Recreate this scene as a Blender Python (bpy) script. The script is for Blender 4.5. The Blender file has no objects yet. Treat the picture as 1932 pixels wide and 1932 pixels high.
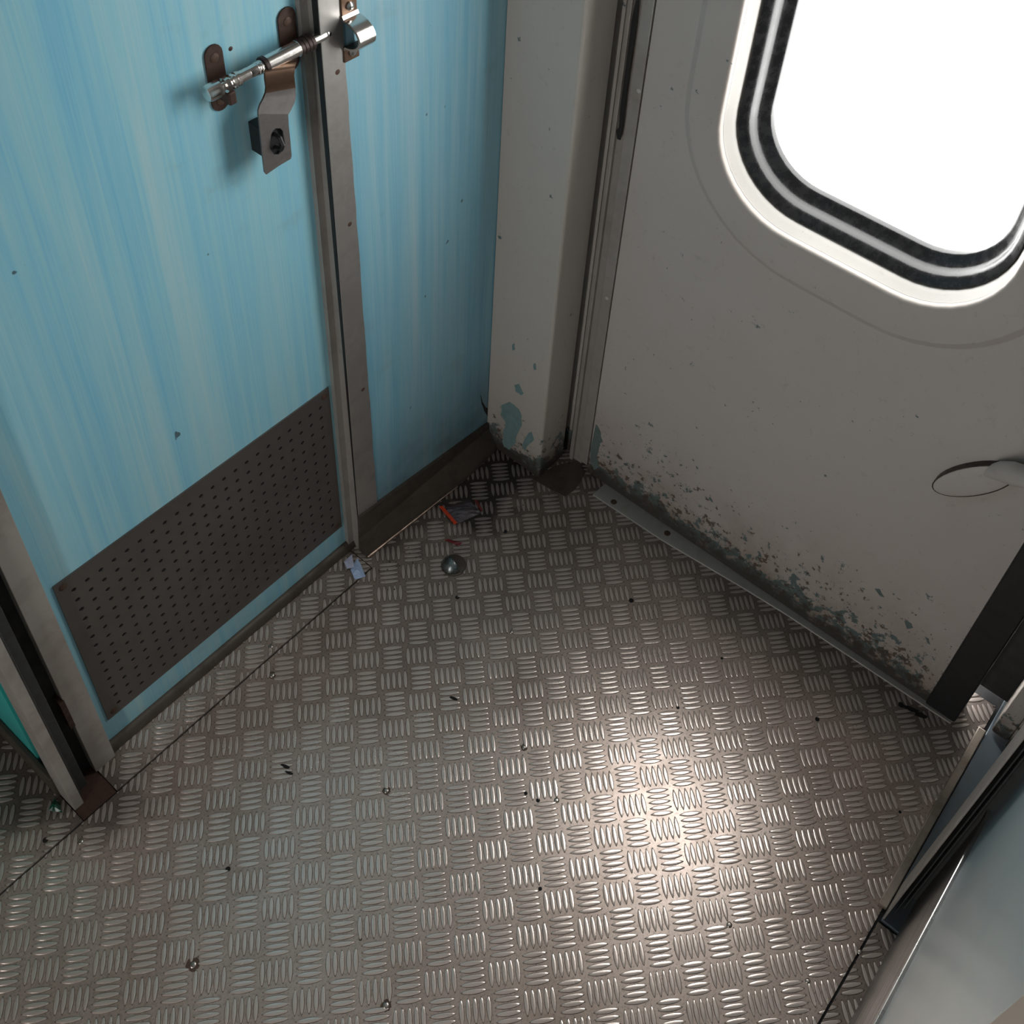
import bpy, bmesh, math, random
import numpy as np
from mathutils import Vector, Matrix

# ------------------------------------------------------------------ camera
C = np.array([-0.6772978975, -0.4936841304, 1.6766157653])
R = np.array([[0.6222276933, -0.7784626305, 0.0826355288],
              [-0.5070368158, -0.4811860293, -0.7151039593],
              [0.5964447712, 0.4030582317, -0.6941164864]])
F, CX, CY = 2162.0616505, 1079.1521722, 595.6628861
scene = bpy.context.scene
cd = bpy.data.cameras.new('camera')
cam = bpy.data.objects.new('camera', cd)
scene.collection.objects.link(cam)
m = Matrix.Identity(4)
for r_ in range(3):
    m[r_][0], m[r_][1], m[r_][2], m[r_][3] = R[0][r_], -R[1][r_], -R[2][r_], C[r_]
cam.matrix_world = m
cd.sensor_width = 36.0
cd.lens = F / 1932 * 36.0
cd.shift_x = (966 - CX) / 1932
cd.shift_y = (CY - 966) / 1932
cd.clip_start = 0.02
scene.camera = cam

# ------------------------------------------------------------------ world, daylight
world = bpy.data.worlds.new('sky'); scene.world = world; world.use_nodes = True
wn = world.node_tree; bg = wn.nodes['Background']
bg.inputs[0].default_value = (1.0, 0.985, 0.965, 1); bg.inputs[1].default_value = 11.0
scene.view_settings.view_transform = 'Standard'
scene.view_settings.look = 'None'
scene.view_settings.gamma = 1.0
scene.view_settings.use_curve_mapping = False
scene.view_settings.exposure = 0.0
def portal(name, loc, size_x, size_y, direction):
    l = bpy.data.lights.new(name, 'AREA'); l.shape = 'RECTANGLE'; l.size = size_x; l.size_y = size_y
    l.cycles.is_portal = True
    o = bpy.data.objects.new(name, l); scene.collection.objects.link(o)
    o.location = loc
    o.rotation_euler = Vector(direction).to_track_quat('-Z', 'Y').to_euler()
portal('window_daylight', (0.56, -0.16, 1.15), 0.62, 1.05, (-1, 0, 0))
portal('far_opening_fill', (-1.99, -0.26, 0.95), 0.24, 1.85, (1, 0, 0))  # portal of the unseen far opening, sized to fill the grey door

# ------------------------------------------------------------------ coordinates
# the plan of the coach was measured once; these turn a measured point into a place on a real plane
def ray(u, v): return R.T @ np.array([(u - CX) / F, (v - CY) / F, 1.0])
def onz(u, v, z=0.0): d = ray(u, v); return Vector(C + d * (z - C[2]) / d[2])
def onx(u, v, x): d = ray(u, v); return Vector(C + d * (x - C[0]) / d[0])
def ony(u, v, y): d = ray(u, v); return Vector(C + d * (y - C[1]) / d[1])
P0 = np.array([0.4565, 0.1462, 0.0]); E_ = np.array([0.00503, -0.999987, 0.0]); N_ = np.array([-0.999987, -0.00503, 0.0])
def D(s, z, d=0.0): return Vector(P0 + E_ * s - N_ * d + np.array([0, 0, z]))   # door_2: along, up, outwards
def onD(u, v, d=0.0):
    r = ray(u, v); Q = P0 - N_ * d; X = C + r * (((Q - C) @ N_) / (r @ N_))
    return float((X - P0) @ E_), float(X[2])

# ------------------------------------------------------------------ helpers
def link(o, parent=None):
    scene.collection.objects.link(o)
    if parent is not None: o.parent = parent
    return o
def tag(o, label=None, cat=None, group=None, kind=None):
    if label: o['label'] = label
    if cat: o['category'] = cat
    if group: o['group'] = group
    if kind: o['kind'] = kind
    return o
def empty(name, loc=(0, 0, 0)):
    o = bpy.data.objects.new(name, None); o.empty_display_size = 0.02; o.location = loc
    return link(o)
def mesh(name, bm, mat, parent=None, smooth=False, bevel=0.0, recalc=True, wn_=False):
    if recalc: bmesh.ops.recalc_face_normals(bm, faces=bm.faces)
    me = bpy.data.meshes.new(name); bm.to_mesh(me); bm.free()
    for mm in (mat if isinstance(mat, (list, tuple)) else [mat]): me.materials.append(mm)
    if smooth:
        for p in me.polygons: p.use_smooth = True
        me.set_sharp_from_angle(angle=math.radians(38))
    o = bpy.data.objects.new(name, me)
    if parent is not None and parent.location.length > 0:
        me.transform(Matrix.Translation(-Vector(world_loc(parent))))
    link(o, parent)
    if bevel > 0:
        b = o.modifiers.new('bevel', 'BEVEL'); b.width = bevel; b.segments = 2; b.limit_method = 'ANGLE'
    return o
def world_loc(o):
    v = Vector((0, 0, 0))
    while o is not None: v += Vector(o.location); o = o.parent
    return v
def box(bm, x0, x1, y0, y1, z0, z1, rot=None):
    vs = [bm.verts.new((x, y, z)) for z in (z0, z1) for y in (y0, y1) for x in (x0, x1)]
    for f in ((0, 1, 3, 2), (4, 6, 7, 5), (0, 4, 5, 1), (2, 3, 7, 6), (0, 2, 6, 4), (1, 5, 7, 3)):
        bm.faces.new([vs[i] for i in f])
    return vs
def boxes(*lst):
    bm = bmesh.new()
    for b in lst: box(bm, *b)
    return bm
def prism(bm, pts, off):
    """closed polygon pts (Vectors) extruded by vector off"""
    off = Vector(off)
    a = [bm.verts.new(p) for p in pts]; b = [bm.verts.new(Vector(p) + off) for p in pts]
    bm.faces.new(a); bm.faces.new(b[::-1])
    n = len(pts)
    for i in range(n): bm.faces.new((a[i], a[(i + 1) % n], b[(i + 1) % n], b[i]))
def dbox(bm, s0, s1, z0, z1, d0, d1):
    vs = [bm.verts.new(D(s, z, d)) for z in (z0, z1) for d in (d0, d1) for s in (s0, s1)]
    for f in ((0, 1, 3, 2), (4, 6, 7, 5), (0, 4, 5, 1), (2, 3, 7, 6), (0, 2, 6, 4), (1, 5, 7, 3)):
        bm.faces.new([vs[i] for i in f])
def loft(bm, loops, closed=True, cap=False):
    rows = [[bm.verts.new(p) for p in lp] for lp in loops]
    n = len(rows[0])
    for a, b in zip(rows, rows[1:]):
        for i in range(n if closed else n - 1):
            j = (i + 1) % n
            bm.faces.new((a[i], a[j], b[j], b[i]))
    if cap:
        bm.faces.new(rows[0][::-1]); bm.faces.new(rows[-1])
def lathe(bm, axis_o, axis_d, prof, n=24):
    """prof: list of (t along axis, radius)"""
    d = Vector(axis_d).normalized(); q = d.to_track_quat('Z', 'Y'); ux = q @ Vector((1, 0, 0)); uy = q @ Vector((0, 1, 0))
    o = Vector(axis_o); loops = []
    for t, r in prof:
        loops.append([o + d * t + (ux * math.cos(2 * math.pi * i / n) + uy * math.sin(2 * math.pi * i / n)) * max(r, 1e-5) for i in range(n)])
    loft(bm, loops, True, True)
def tube(bm, pts, rad, n=12, flat=1.0, up=None):
    pts = [Vector(p) for p in pts]; loops = []
    for i, p in enumerate(pts):
        t = (pts[min(i + 1, len(pts) - 1)] - pts[max(i - 1, 0)]).normalized()
        a = (Vector(up) if up else Vector((0, 0, 1)) if abs(t.z) < .9 else Vector((1, 0, 0))).cross(t).normalized(); b = t.cross(a)
        r = rad[i] if isinstance(rad, (list, tuple)) else rad
        loops.append([p + a * math.cos(2 * math.pi * k / n) * r + b * math.sin(2 * math.pi * k / n) * r * flat for k in range(n)])
    loft(bm, loops, True, True)

def blob(bm, pts, nrm, t=.0004):
    pts = [Vector(p) for p in pts]; prism(bm, pts, Vector(nrm) * t)
def ragged(poly, fn, k=3, amp=1.6):
    out = []
    for i, p in enumerate(poly):
        q = poly[(i + 1) % len(poly)]
        for j in range(k):
            f = j / k; out.append(fn(p[0] * (1 - f) + q[0] * f + random.uniform(-amp, amp), p[1] * (1 - f) + q[1] * f + random.uniform(-amp, amp)))
    return out

# ------------------------------------------------------------------ materials
class MT:
    def __init__(s, name):
        s.m = bpy.data.materials.new(name); s.m.use_nodes = True; s.t = s.m.node_tree; s.n = s.t.nodes
        s.b = s.n['Principled BSDF']; s.out = s.n['Material Output']
    def N(s, kind, **kw):
        n = s.n.new(kind)
        for k, v in kw.items():
            if k.startswith('i_'): n.inputs[int(k[2:])].default_value = v
            else: setattr(n, k, v)
        return n
    def L(s, a, b): s.t.links.new(a, b)
    def math(s, op, a, b=None, c=None, clamp=False):
        n = s.n.new('ShaderNodeMath'); n.operation = op; n.use_clamp = clamp
        for i, x in enumerate((a, b, c)):
            if x is None: continue
            if isinstance(x, (int, float)): n.inputs[i].default_value = x
            else: s.L(x, n.inputs[i])
        return n.outputs[0]
    def pos(s):
        if not hasattr(s, '_p'):
            g = s.n.new('ShaderNodeNewGeometry'); s._p = g.outputs['Position']
            x = s.n.new('ShaderNodeSeparateXYZ'); s.L(s._p, x.inputs[0]); s._x = x.outputs
        return s._p
    def xyz(s): s.pos(); return s._x
    def noise(s, scale, detail=4, rough=0.55, vec=(1, 1, 1), off=(0, 0, 0), dist=0.0):
        mp = s.n.new('ShaderNodeMapping'); s.L(s.pos(), mp.inputs[0]); mp.inputs['Scale'].default_value = vec; mp.inputs['Location'].default_value = off
        n = s.n.new('ShaderNodeTexNoise'); n.inputs['Scale'].default_value = scale; n.inputs['Detail'].default_value = detail
        n.inputs['Roughness'].default_value = rough; n.inputs['Distortion'].default_value = dist
        s.L(mp.outputs[0], n.inputs['Vector']); return n.outputs[0]
    def ramp(s, fac, stops):
        r = s.n.new('ShaderNodeValToRGB'); e = r.color_ramp.elements
        for i, (p, c) in enumerate(stops):
            el = e[i] if i < 2 else e.new(p)
            el.position = p; el.color = (c, c, c, 1) if isinstance(c, (int, float)) else (*c, 1)
        s.L(fac, r.inputs[0]); return r.outputs[0]
    def smooth(s, v, a, b):
        n = s.n.new('ShaderNodeMapRange'); n.interpolation_type = 'SMOOTHSTEP'; s.L(v, n.inputs[0])
        n.inputs[1].default_value = a; n.inputs[2].default_value = b; n.inputs[3].default_value = 0; n.inputs[4].default_value = 1
        return n.outputs[0]
    def mix(s, fac, a, b):
        n = s.n.new('ShaderNodeMix'); n.data_type = 'RGBA'
        for k, x in ((0, fac), (6, a), (7, b)):
            if isinstance(x, (int, float)): n.inputs[k].default_value = x
            elif isinstance(x, tuple): n.inputs[k].default_value = (*x, 1)
            else: s.L(x, n.inputs[k])
        return n.outputs[2]
    def set(s, name, v):
        i = s.b.inputs[name]
        if isinstance(v, (int, float)): i.default_value = v
        elif isinstance(v, tuple): i.default_value = (*v, 1)
        else: s.L(v, i)
        return s
    def bump(s, h, strength=0.3, dist=0.001):
        b = s.n.new('ShaderNodeBump'); b.inputs['Strength'].default_value = strength; b.inputs['Distance'].default_value = dist
        s.L(h, b.inputs['Height']); s.L(b.outputs[0], s.b.inputs['Normal'])

def laminate(name, lo, mid, hi, grime=0.0):
    M = MT(name)
    st = M.noise(1.0, 4, .6, (75, 75, 1.6), (3, 1, 0), 0.35)
    st2 = M.noise(1.0, 3, .6, (14, 14, .55), (0, 5, 2), 0.3)
    v = M.math('MULTIPLY_ADD', st, .5, M.math('MULTIPLY', st2, .5))
    fine = M.noise(1.0, 3, .6, (420, 420, 6.0), (0, 0, 0), .2)
    v = M.math('MULTIPLY_ADD', fine, .26, M.math('SUBTRACT', v, .13))
    col = M.ramp(v, [(.33, lo), (.5, mid), (.66, hi)])
    d = M.noise(7.0, 5, .6, (1, 1, 1.4), (9, 2, 4)); d = M.ramp(d, [(.62, 0.0), (.78, .35)])
    col = M.mix(d, col, (.22, .24, .22))
    z = M.xyz()[2]
    low = M.math('MULTIPLY', M.math('SUBTRACT', 1.0, M.smooth(z, .02, .34)), M.ramp(M.noise(9, 5, .65), [(.3, .35), (.7, .9)]))
    if grime: col = M.mix(M.math('MULTIPLY', low, grime), col, (.07, .065, .055))
    sp = M.noise(38, 2, .5, (1, 1, .8), (7, 7, 1)); sp = M.ramp(sp, [(.775, 0.0), (.79, .8)])
    col = M.mix(sp, col, (.05, .05, .05))
    M.set('Base Color', col).set('Roughness', .38); M.set('Specular IOR Level', .4)
    M.bump(fine, .05, .0005)
    return M.m
m_blue = laminate('blue_laminate', (.19, .50, .68), (.29, .58, .68), (.40, .62, .67), 0.25)
m_blue2 = laminate('blue_laminate_panel', (.16, .42, .58), (.25, .50, .61), (.36, .55, .62), 0.85)
m_teal = laminate('teal_laminate', (.02, .42, .40), (.03, .50, .47), (.06, .55, .5), 0.5)

def paint(name, base, wear_z=.38, green=True, rough=.5, metal=0.0, dirt=.5):
    M = MT(name)
    z = M.xyz()[2]
    tone = M.noise(3.0, 4, .6); col = M.mix(M.ramp(tone, [(.35, 0.0), (.7, .5)]), base, tuple(c * k for c, k in zip(base, (.88, .84, .80))))
    scr = M.noise(60, 5, .7, (1, 1, 1)); col = M.mix(M.ramp(scr, [(.6, 0.0), (.72, .35)]), col, (.30, .26, .22))
    near = M.math('SUBTRACT', 1.0, M.smooth(z, .0, wear_z))              # more wear towards the floor
    near2 = M.math('POWER', near, 2.0)
    n1 = M.noise(34, 9, .70, (1, 1, 1), (2, 0, 3), 0.15)
    n2 = M.noise(75, 6, .65, (1, 1, 1), (0, 6, 1), 0.2)
    dirtn = M.noise(11, 6, .7, (1, 1, .8), (5, 5, 5))
    base_ = M.math('SUBTRACT', 1.0, M.smooth(z, .0, .085))
    dd = M.math('MULTIPLY', near2, M.ramp(dirtn, [(.35, .15), (.65, 1.0)]))
    col = M.mix(M.math('MULTIPLY', dd, dirt), col, (.15, .09, .06))
    col = M.mix(M.math('MULTIPLY', base_, M.ramp(dirtn, [(.3, .25), (.6, .8)])), col, (.20, .13, .09))
    # chips of paint: greenish-grey undercoat and brown rust
    t = M.math('MULTIPLY_ADD', near2, .13, M.math('MULTIPLY_ADD', base_, .15, n1))
    chip = M.ramp(t, [(.665, 0.0), (.685, 1.0)])
    if green: col = M.mix(chip, col, (.115, .15, .145))
    t2 = M.math('MULTIPLY_ADD', near2, .15, M.math('MULTIPLY_ADD', base_, .06, n2))
    rust = M.ramp(t2, [(.69, 0.0), (.72, .85)])
    col = M.mix(rust, col, (.075, .045, .03))
    spk = M.noise(140, 2, .5, (1, 1, .7), (1, 8, 3)); spk = M.math('MULTIPLY', M.ramp(spk, [(.73, 0.0), (.76, .6)]), M.math('MULTIPLY_ADD', near, .8, .2))
    col = M.mix(spk, col, (.08, .06, .05))
    edge = M.math('SUBTRACT', 1.0, M.smooth(M.math('MULTIPLY_ADD', n1, -.09, z), -.035, .012))
    col = M.mix(edge, col, (.05, .042, .035))
    M.set('Base Color', col).set('Roughness', rough).set('Metallic', metal)
    M.set('Specular IOR Level', .35)
    M.bump(M.math('SUBTRACT', M.math('MULTIPLY', M.noise(200, 3), .3), chip), .35, .0006)
    return M.m
m_paint = paint('grey_enamel_paint', (.51, .462, .43))
m_pillar = paint('pillar_paint', (.50, .46, .42), .26)
m_reveal = paint('white_reveal_paint', (.40, .38, .355), .01, False, .35)

def metal(name, col, rough=.35, metallic=1.0, dirt=.3, dcol=(.06, .04, .03), scale=30, aniso=(1, 1, 1), spec=.5):
    M = MT(name)
    n = M.noise(scale, 5, .65, aniso)
    c = M.mix(M.ramp(n, [(.45, 0.0), (.8, dirt)]), col, dcol)
    M.set('Base Color', c).set('Metallic', metallic)
    M.set('Roughness', M.ramp(n, [(.3, rough * .8), (.75, min(1, rough * 1.5))])); M.set('Specular IOR Level', spec)
    M.bump(M.noise(scale * 8, 3, .6, aniso), .12, .0004)
    return M.m
m_alu = metal('dull_aluminium', (.46, .44, .42), .42, .75, .5, (.10, .08, .065), 14)
m_frame = metal('grey_door_frame', (.40, .37, .34), .45, .35, .6, (.16, .12, .09), 9)
m_frame_dark = metal('dark_frame', (.055, .060, .060), .5, .3, .5)
m_chrome = metal('worn_chrome', (.74, .71, .68), .17, 1.0, .12, (.30, .24, .20), 60)
m_rust = metal('rusted_steel', (.060, .031, .022), .6, .35, .7, (.035, .02, .015), 120)
m_rust_dark = metal('dark_rusted_steel', (.045, .028, .024), .4, .5, .6, (.02, .015, .012), 120)
m_bronze = metal('tarnished_steel', (.17, .105, .07), .35, .8, .5, (.05, .03, .02), 80)
m_hasp = metal('dull_steel', (.17, .155, .15), .45, .5, .5, (.07, .06, .05), 50)
m_kick = metal('perforated_sheet', (.135, .12, .11), .42, .55, .45, (.06, .05, .045), 5)
m_steel_base = metal('brushed_baseboard', (.24, .225, .21), .35, .7, .7, (.09, .06, .045), 60, (.05, 1, 1.4))
m_brown_base = metal('grimy_baseboard', (.095, .078, .062), .5, .4, .7, (.035, .025, .02), 25)
m_lip = metal('worn_lip', (.34, .25, .20), .35, .8, .6, (.08, .05, .04), 60)
m_strip = metal('threshold_aluminium', (.55, .53, .50), .42, .7, .45, (.2, .14, .1), 18)
m_sill = metal('sill_steel', (.42, .36, .30), .4, .7, .7, (.10, .07, .05), 30)
m_bluesteel = metal('blue_grey_steel', (.16, .20, .23), .35, .6, .6, (.20, .17, .15), 45)
m_rubber = metal('black_rubber', (.012, .012, .013), .45, 0.0, .1, (.05, .05, .05), 40)
m_gasket = metal('gloss_black_gasket', (.010, .010, .011), .24, 0.0, .25, (.07, .07, .07), 70, spec=.4)
m_void = metal('dark_gap', (.012, .012, .013), .8, 0.0, .1)
m_moulding = metal('bright_edge_moulding', (.42, .41, .40), .25, .9, .3, (.3, .25, .2), 40)
m_screw = metal('screw_steel', (.55, .50, .45), .3, 1.0, .5, (.08, .05, .03), 300)
m_screw_rust = metal('rusty_screw', (.09, .05, .035), .6, .3, .5, (.03, .02, .015), 300)
m_hole = metal('empty_screw_hole', (.006, .005, .005), .9, 0.0, .1)

M = MT('grey_glossy_laminate')
c = M.mix(M.ramp(M.noise(4, 3), [(.35, 0.0), (.7, .5)]), (.34, .40, .41), (.24, .34, .38))
M.set('Base Color', c).set('Roughness', .22); M.set('Specular IOR Level', .5); m_panel = M.m

def tread_mat(name):
    M = MT(name)
    x, y, z = M.xyz()[0], M.xyz()[1], M.xyz()[2]
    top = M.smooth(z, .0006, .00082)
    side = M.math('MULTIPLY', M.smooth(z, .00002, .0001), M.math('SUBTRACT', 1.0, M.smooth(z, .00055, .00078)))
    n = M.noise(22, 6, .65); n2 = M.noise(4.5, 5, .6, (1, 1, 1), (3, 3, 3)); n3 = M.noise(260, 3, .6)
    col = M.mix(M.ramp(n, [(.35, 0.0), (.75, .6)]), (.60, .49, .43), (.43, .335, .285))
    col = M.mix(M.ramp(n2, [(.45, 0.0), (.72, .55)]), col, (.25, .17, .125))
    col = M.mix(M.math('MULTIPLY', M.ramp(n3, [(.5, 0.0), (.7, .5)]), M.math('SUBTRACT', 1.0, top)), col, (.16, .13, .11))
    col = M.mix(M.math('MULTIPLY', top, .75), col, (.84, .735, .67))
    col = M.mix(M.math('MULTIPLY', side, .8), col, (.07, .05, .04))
    # dirt trodden into the corner by the pillar, along the blue panel and the seams
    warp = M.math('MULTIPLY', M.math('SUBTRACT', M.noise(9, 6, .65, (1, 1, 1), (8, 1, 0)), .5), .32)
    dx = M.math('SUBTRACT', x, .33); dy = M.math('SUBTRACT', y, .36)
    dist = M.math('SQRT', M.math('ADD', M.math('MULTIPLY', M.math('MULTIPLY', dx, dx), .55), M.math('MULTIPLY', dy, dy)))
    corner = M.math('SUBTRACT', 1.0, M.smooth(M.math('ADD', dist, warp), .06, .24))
    wallY = M.math('MULTIPLY', M.smooth(M.math('ADD', y, M.math('MULTIPLY', warp, .25)), .27, .36), M.smooth(x, .0, .10))
    jamb = M.math('SQRT', M.math('ADD', M.math('POWER', M.math('ADD', x, .47), 2.0), M.math('POWER', M.math('SUBTRACT', y, .37), 2.0)))
    jd = M.math('SUBTRACT', 1.0, M.smooth(M.math('ADD', jamb, M.math('MULTIPLY', warp, .6)), .03, .13))
    seam = M.math('SUBTRACT', 1.0, M.smooth(M.math('ABSOLUTE', M.math('SUBTRACT', y, .343)), .0, .020))
    seam = M.math('MULTIPLY', seam, M.ramp(n, [(.4, .15), (.65, .9)]))
    seam2 = M.math('SUBTRACT', 1.0, M.smooth(M.math('ADD', y, .588), -.006, .018))
    door_grime_shade = M.math('MULTIPLY', M.smooth(M.math('ADD', x, M.math('MULTIPLY', warp, .3)), .27, .47), .8)  # foot grime at the outer door, widened to paint its shade into the colour
    cor = M.math('MULTIPLY', M.math('SUBTRACT', 1.0, M.smooth(M.math('ADD', M.math('ABSOLUTE', M.math('ADD', x, .505)), M.math('MULTIPLY', warp, .4)), .03, .16)), M.smooth(y, .35, .42))  # floor colour darkened along the foot of the corridor wall
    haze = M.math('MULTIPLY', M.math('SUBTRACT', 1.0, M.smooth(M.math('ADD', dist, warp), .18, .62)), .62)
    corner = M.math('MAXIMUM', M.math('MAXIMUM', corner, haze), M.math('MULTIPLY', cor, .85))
    g = M.math('MAXIMUM', M.math('MAXIMUM', corner, M.math('MULTIPLY', wallY, .9)), M.math('MAXIMUM', M.math('MULTIPLY', jd, .85), M.math('MAXIMUM', M.math('MULTIPLY', seam, .6), M.math('MAXIMUM', M.math('MULTIPLY', seam2, .6), door_grime_shade))))
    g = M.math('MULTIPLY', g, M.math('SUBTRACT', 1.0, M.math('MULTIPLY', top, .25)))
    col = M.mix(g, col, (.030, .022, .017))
    M.set('Base Color', col)
    M.set('Metallic', M.math('MULTIPLY', M.math('MULTIPLY_ADD', top, .10, .50), M.math('SUBTRACT', 1.0, M.math('MULTIPLY', g, .7))))
    r = M.math('ADD', M.ramp(n, [(.3, .25), (.75, .35)]), M.math('MULTIPLY', g, .3)); r = M.math('MULTIPLY_ADD', top, -.06, r)
    M.set('Roughness', r)
    M.bump(M.noise(420, 3, .6), .10, .0003)
    return M.m
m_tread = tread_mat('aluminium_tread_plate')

# ------------------------------------------------------------------ floor
th = math.radians(-42.6)
XW = (math.cos(th), math.sin(th)); YW = (math.cos(th - math.pi / 2), math.sin(th - math.pi / 2))
S, AN = 0.042, 0.9363557
def lat(i, j):
    a, b = i * S, j * S * AN
    return a * XW[0] + b * XW[1], a * YW[0] + b * YW[1]
UX, UY = Vector((XW[0], YW[0], 0)), Vector((XW[1], YW[1], 0))          # lattice axes in the world
def bar(bm, c, along, across, ln, wd, h=0.0011):
    T = (-1, -.93, -.80, -.58, -.30, 0, .30, .58, .80, .93, 1); rows = []
    for t in T:
        k = (1 - t * t) ** .80
        hw = wd / 2 * k + .00008
        hh = h * (min(1, (1 - abs(t)) * 7 + .02) * .84 + .16 * (1 - t * t))
        p = c + along * (t * ln / 2)
        rows.append([bm.verts.new(p + across * (hw * a) + Vector((0, 0, hh * b))) for a, b in ((-1.12, 0), (-.85, .82), (-.44, .955), (0, 1), (.44, .955), (.85, .82), (1.12, 0))])
    for a, b in zip(rows, rows[1:]):
        for q in range(6): bm.faces.new((a[q], a[q + 1], b[q + 1], b[q]))
def tread_plate(name, poly, off, parent, lim, th_=.003):
    xs = [p[0] for p in poly]; ys = [p[1] for p in poly]
    x0, x1, y0, y1 = min(xs), max(xs), min(ys), max(ys)
    bm = bmesh.new()
    lx0, lx1, ly0, ly1 = lim
    for i in range(-34, 34):
        for j in range(-34, 34):
            cx, cy = lat(i + off[0], j + off[1])
            if not (max(x0, lx0) - .03 < cx < min(x1, lx1) + .03 and max(y0, ly0) - .03 < cy < min(y1, ly1) + .03): continue
            vert = (i + j) % 2 == 0
            for k in range(-2, 3):
                if vert:
                    c_ = Vector((cx, cy, 0)) + UX * (k * .212 * S); bar(bm, c_, UY, UX, .82 * S * AN, .150 * S)
                else:
                    c_ = Vector((cx, cy, 0)) + UY * (k * .215 * S * AN); bar(bm, c_, UX, UY, .82 * S, .155 * S)
    for co, no in (((x0, 0, 0), (-1, 0, 0)), ((x1, 0, 0), (1, 0, 0)), ((0, y0, 0), (0, -1, 0)), ((0, y1, 0), (0, 1, 0))):
        bmesh.ops.bisect_plane(bm, geom=bm.verts[:] + bm.edges[:] + bm.faces[:], plane_co=co, plane_no=no, clear_outer=True)
    bmesh.ops.recalc_face_normals(bm, faces=bm.faces)
    for f in bm.faces: f.smooth = True
    for f in bm.faces:
        if f.normal.z < 0: f.normal_flip()
    prism(bm, [Vector((x, y, 0)) for x, y in poly], (0, 0, -th_))
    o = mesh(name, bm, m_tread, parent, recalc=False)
    o.data.set_sharp_from_angle(angle=math.radians(24))
    return o
floor = mesh('floor', boxes((-1.95, .56, -.95, 1.6, -.05, -.0035)), m_void)
tag(floor, 'checkered aluminium tread plate floor with screwed joints', 'floor', kind='structure')
near_ = (-.95, .56, -.70, .75)
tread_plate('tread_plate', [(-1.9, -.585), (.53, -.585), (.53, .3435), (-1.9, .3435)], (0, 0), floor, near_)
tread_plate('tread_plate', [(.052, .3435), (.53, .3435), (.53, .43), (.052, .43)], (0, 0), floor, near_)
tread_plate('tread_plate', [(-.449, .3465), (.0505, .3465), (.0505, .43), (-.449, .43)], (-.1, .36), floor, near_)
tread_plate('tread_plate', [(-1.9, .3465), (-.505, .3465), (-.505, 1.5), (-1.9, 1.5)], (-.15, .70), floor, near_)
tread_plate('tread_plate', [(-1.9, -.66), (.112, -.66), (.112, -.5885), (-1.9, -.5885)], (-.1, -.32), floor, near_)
# bare rusted patch under the jamb
mesh('bare_patch', boxes((-.504, -.450, .3465, .43, -.0034, -.0012)), m_rust, floor)
bm = bmesh.new()
prism(bm, [onz(1005, 905), onz(1046, 880), onz(1092, 868), onz(1104, 893), onz(1085, 925), onz(1066, 937), onz(1040, 925)], (0, 0, .0016))
mesh('patch_plate', bm, m_brown_base, floor, bevel=.0005)

# ------------------------------------------------------------------ room shell
tag(mesh('ceiling', boxes((-1.95, .56, -.95, 1.6, 2.25, 2.30)), m_paint), 'plain grey coach ceiling', 'ceiling', kind='structure')
tag(mesh('trim_13', boxes((.505, .60, .20, .256, 0, 1.99), (.534, .60, -.622, -.538, .022, 1.99)), m_void), 'dark rebate and added light-blocking filler behind the outer door', 'trim', kind='structure')  # first box is filler added to stop light leaking at the hinge side
# far side of the vestibule, unseen; its opening is sized to set the fill light
tag(mesh('wall_back', boxes((-2.0, -1.95, -.95, -.36, 0, 2.25), (-2.0, -1.95, -.19, 1.6, 0, 2.25), (-2.0, -1.95, -.36, -.19, 1.85, 2.25), (-2.0, -1.95, -.36, -.19, 0, .06)), m_paint),
    'unseen grey coach side wall with an opening sized for fill light', 'wall', kind='structure')
tag(mesh('wall_corridor', boxes((-2.0, -.45, 1.6, 1.65, 0, 2.25)), m_frame), 'wall closing the corridor', 'wall', kind='structure')
# side of the coach around the outer door
tag(mesh('wall_front', boxes((.475, .60, -1.0, -.622, 0, 2.25), (.475, .60, -.622, .40, 1.99, 2.25), (.475, .60, .256, .45, 0, 1.99), (.05, .60, .45, 1.6, 0, 2.25)), m_pillar),
    'grey painted coach side around the outer door', 'wall', kind='structure')
# blue panelled partition (Y = .385)
bm = boxes((.073, .392, .385, .425, .0, 2.25))
wl = mesh('wall_left', bm, m_blue2)
tag(wl, 'narrow blue wood-grain wall panel between door frame and pillar', 'wall', kind='structure')
tag(mesh('wall_lintel', boxes((-.505, .073, .400, .45, 1.95, 2.25)), m_blue2), 'blue panel over the lavatory door', 'wall', kind='structure')
# teal return of the corridor wall
wt = tag(mesh('wall_corridor', boxes((-.500, -.45, .44, 1.6, .0, 2.25)), m_teal), 'teal wood-grain wall in the corridor beyond the door jamb', 'wall', kind='structure')
tag(mesh('baseboard_corridor', boxes((-.508, -.500, .400, 1.6, .0, .055)), m_brown_base, bevel=.002), 'dark brown base strip under the teal wall', 'baseboard', kind='structure')
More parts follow.
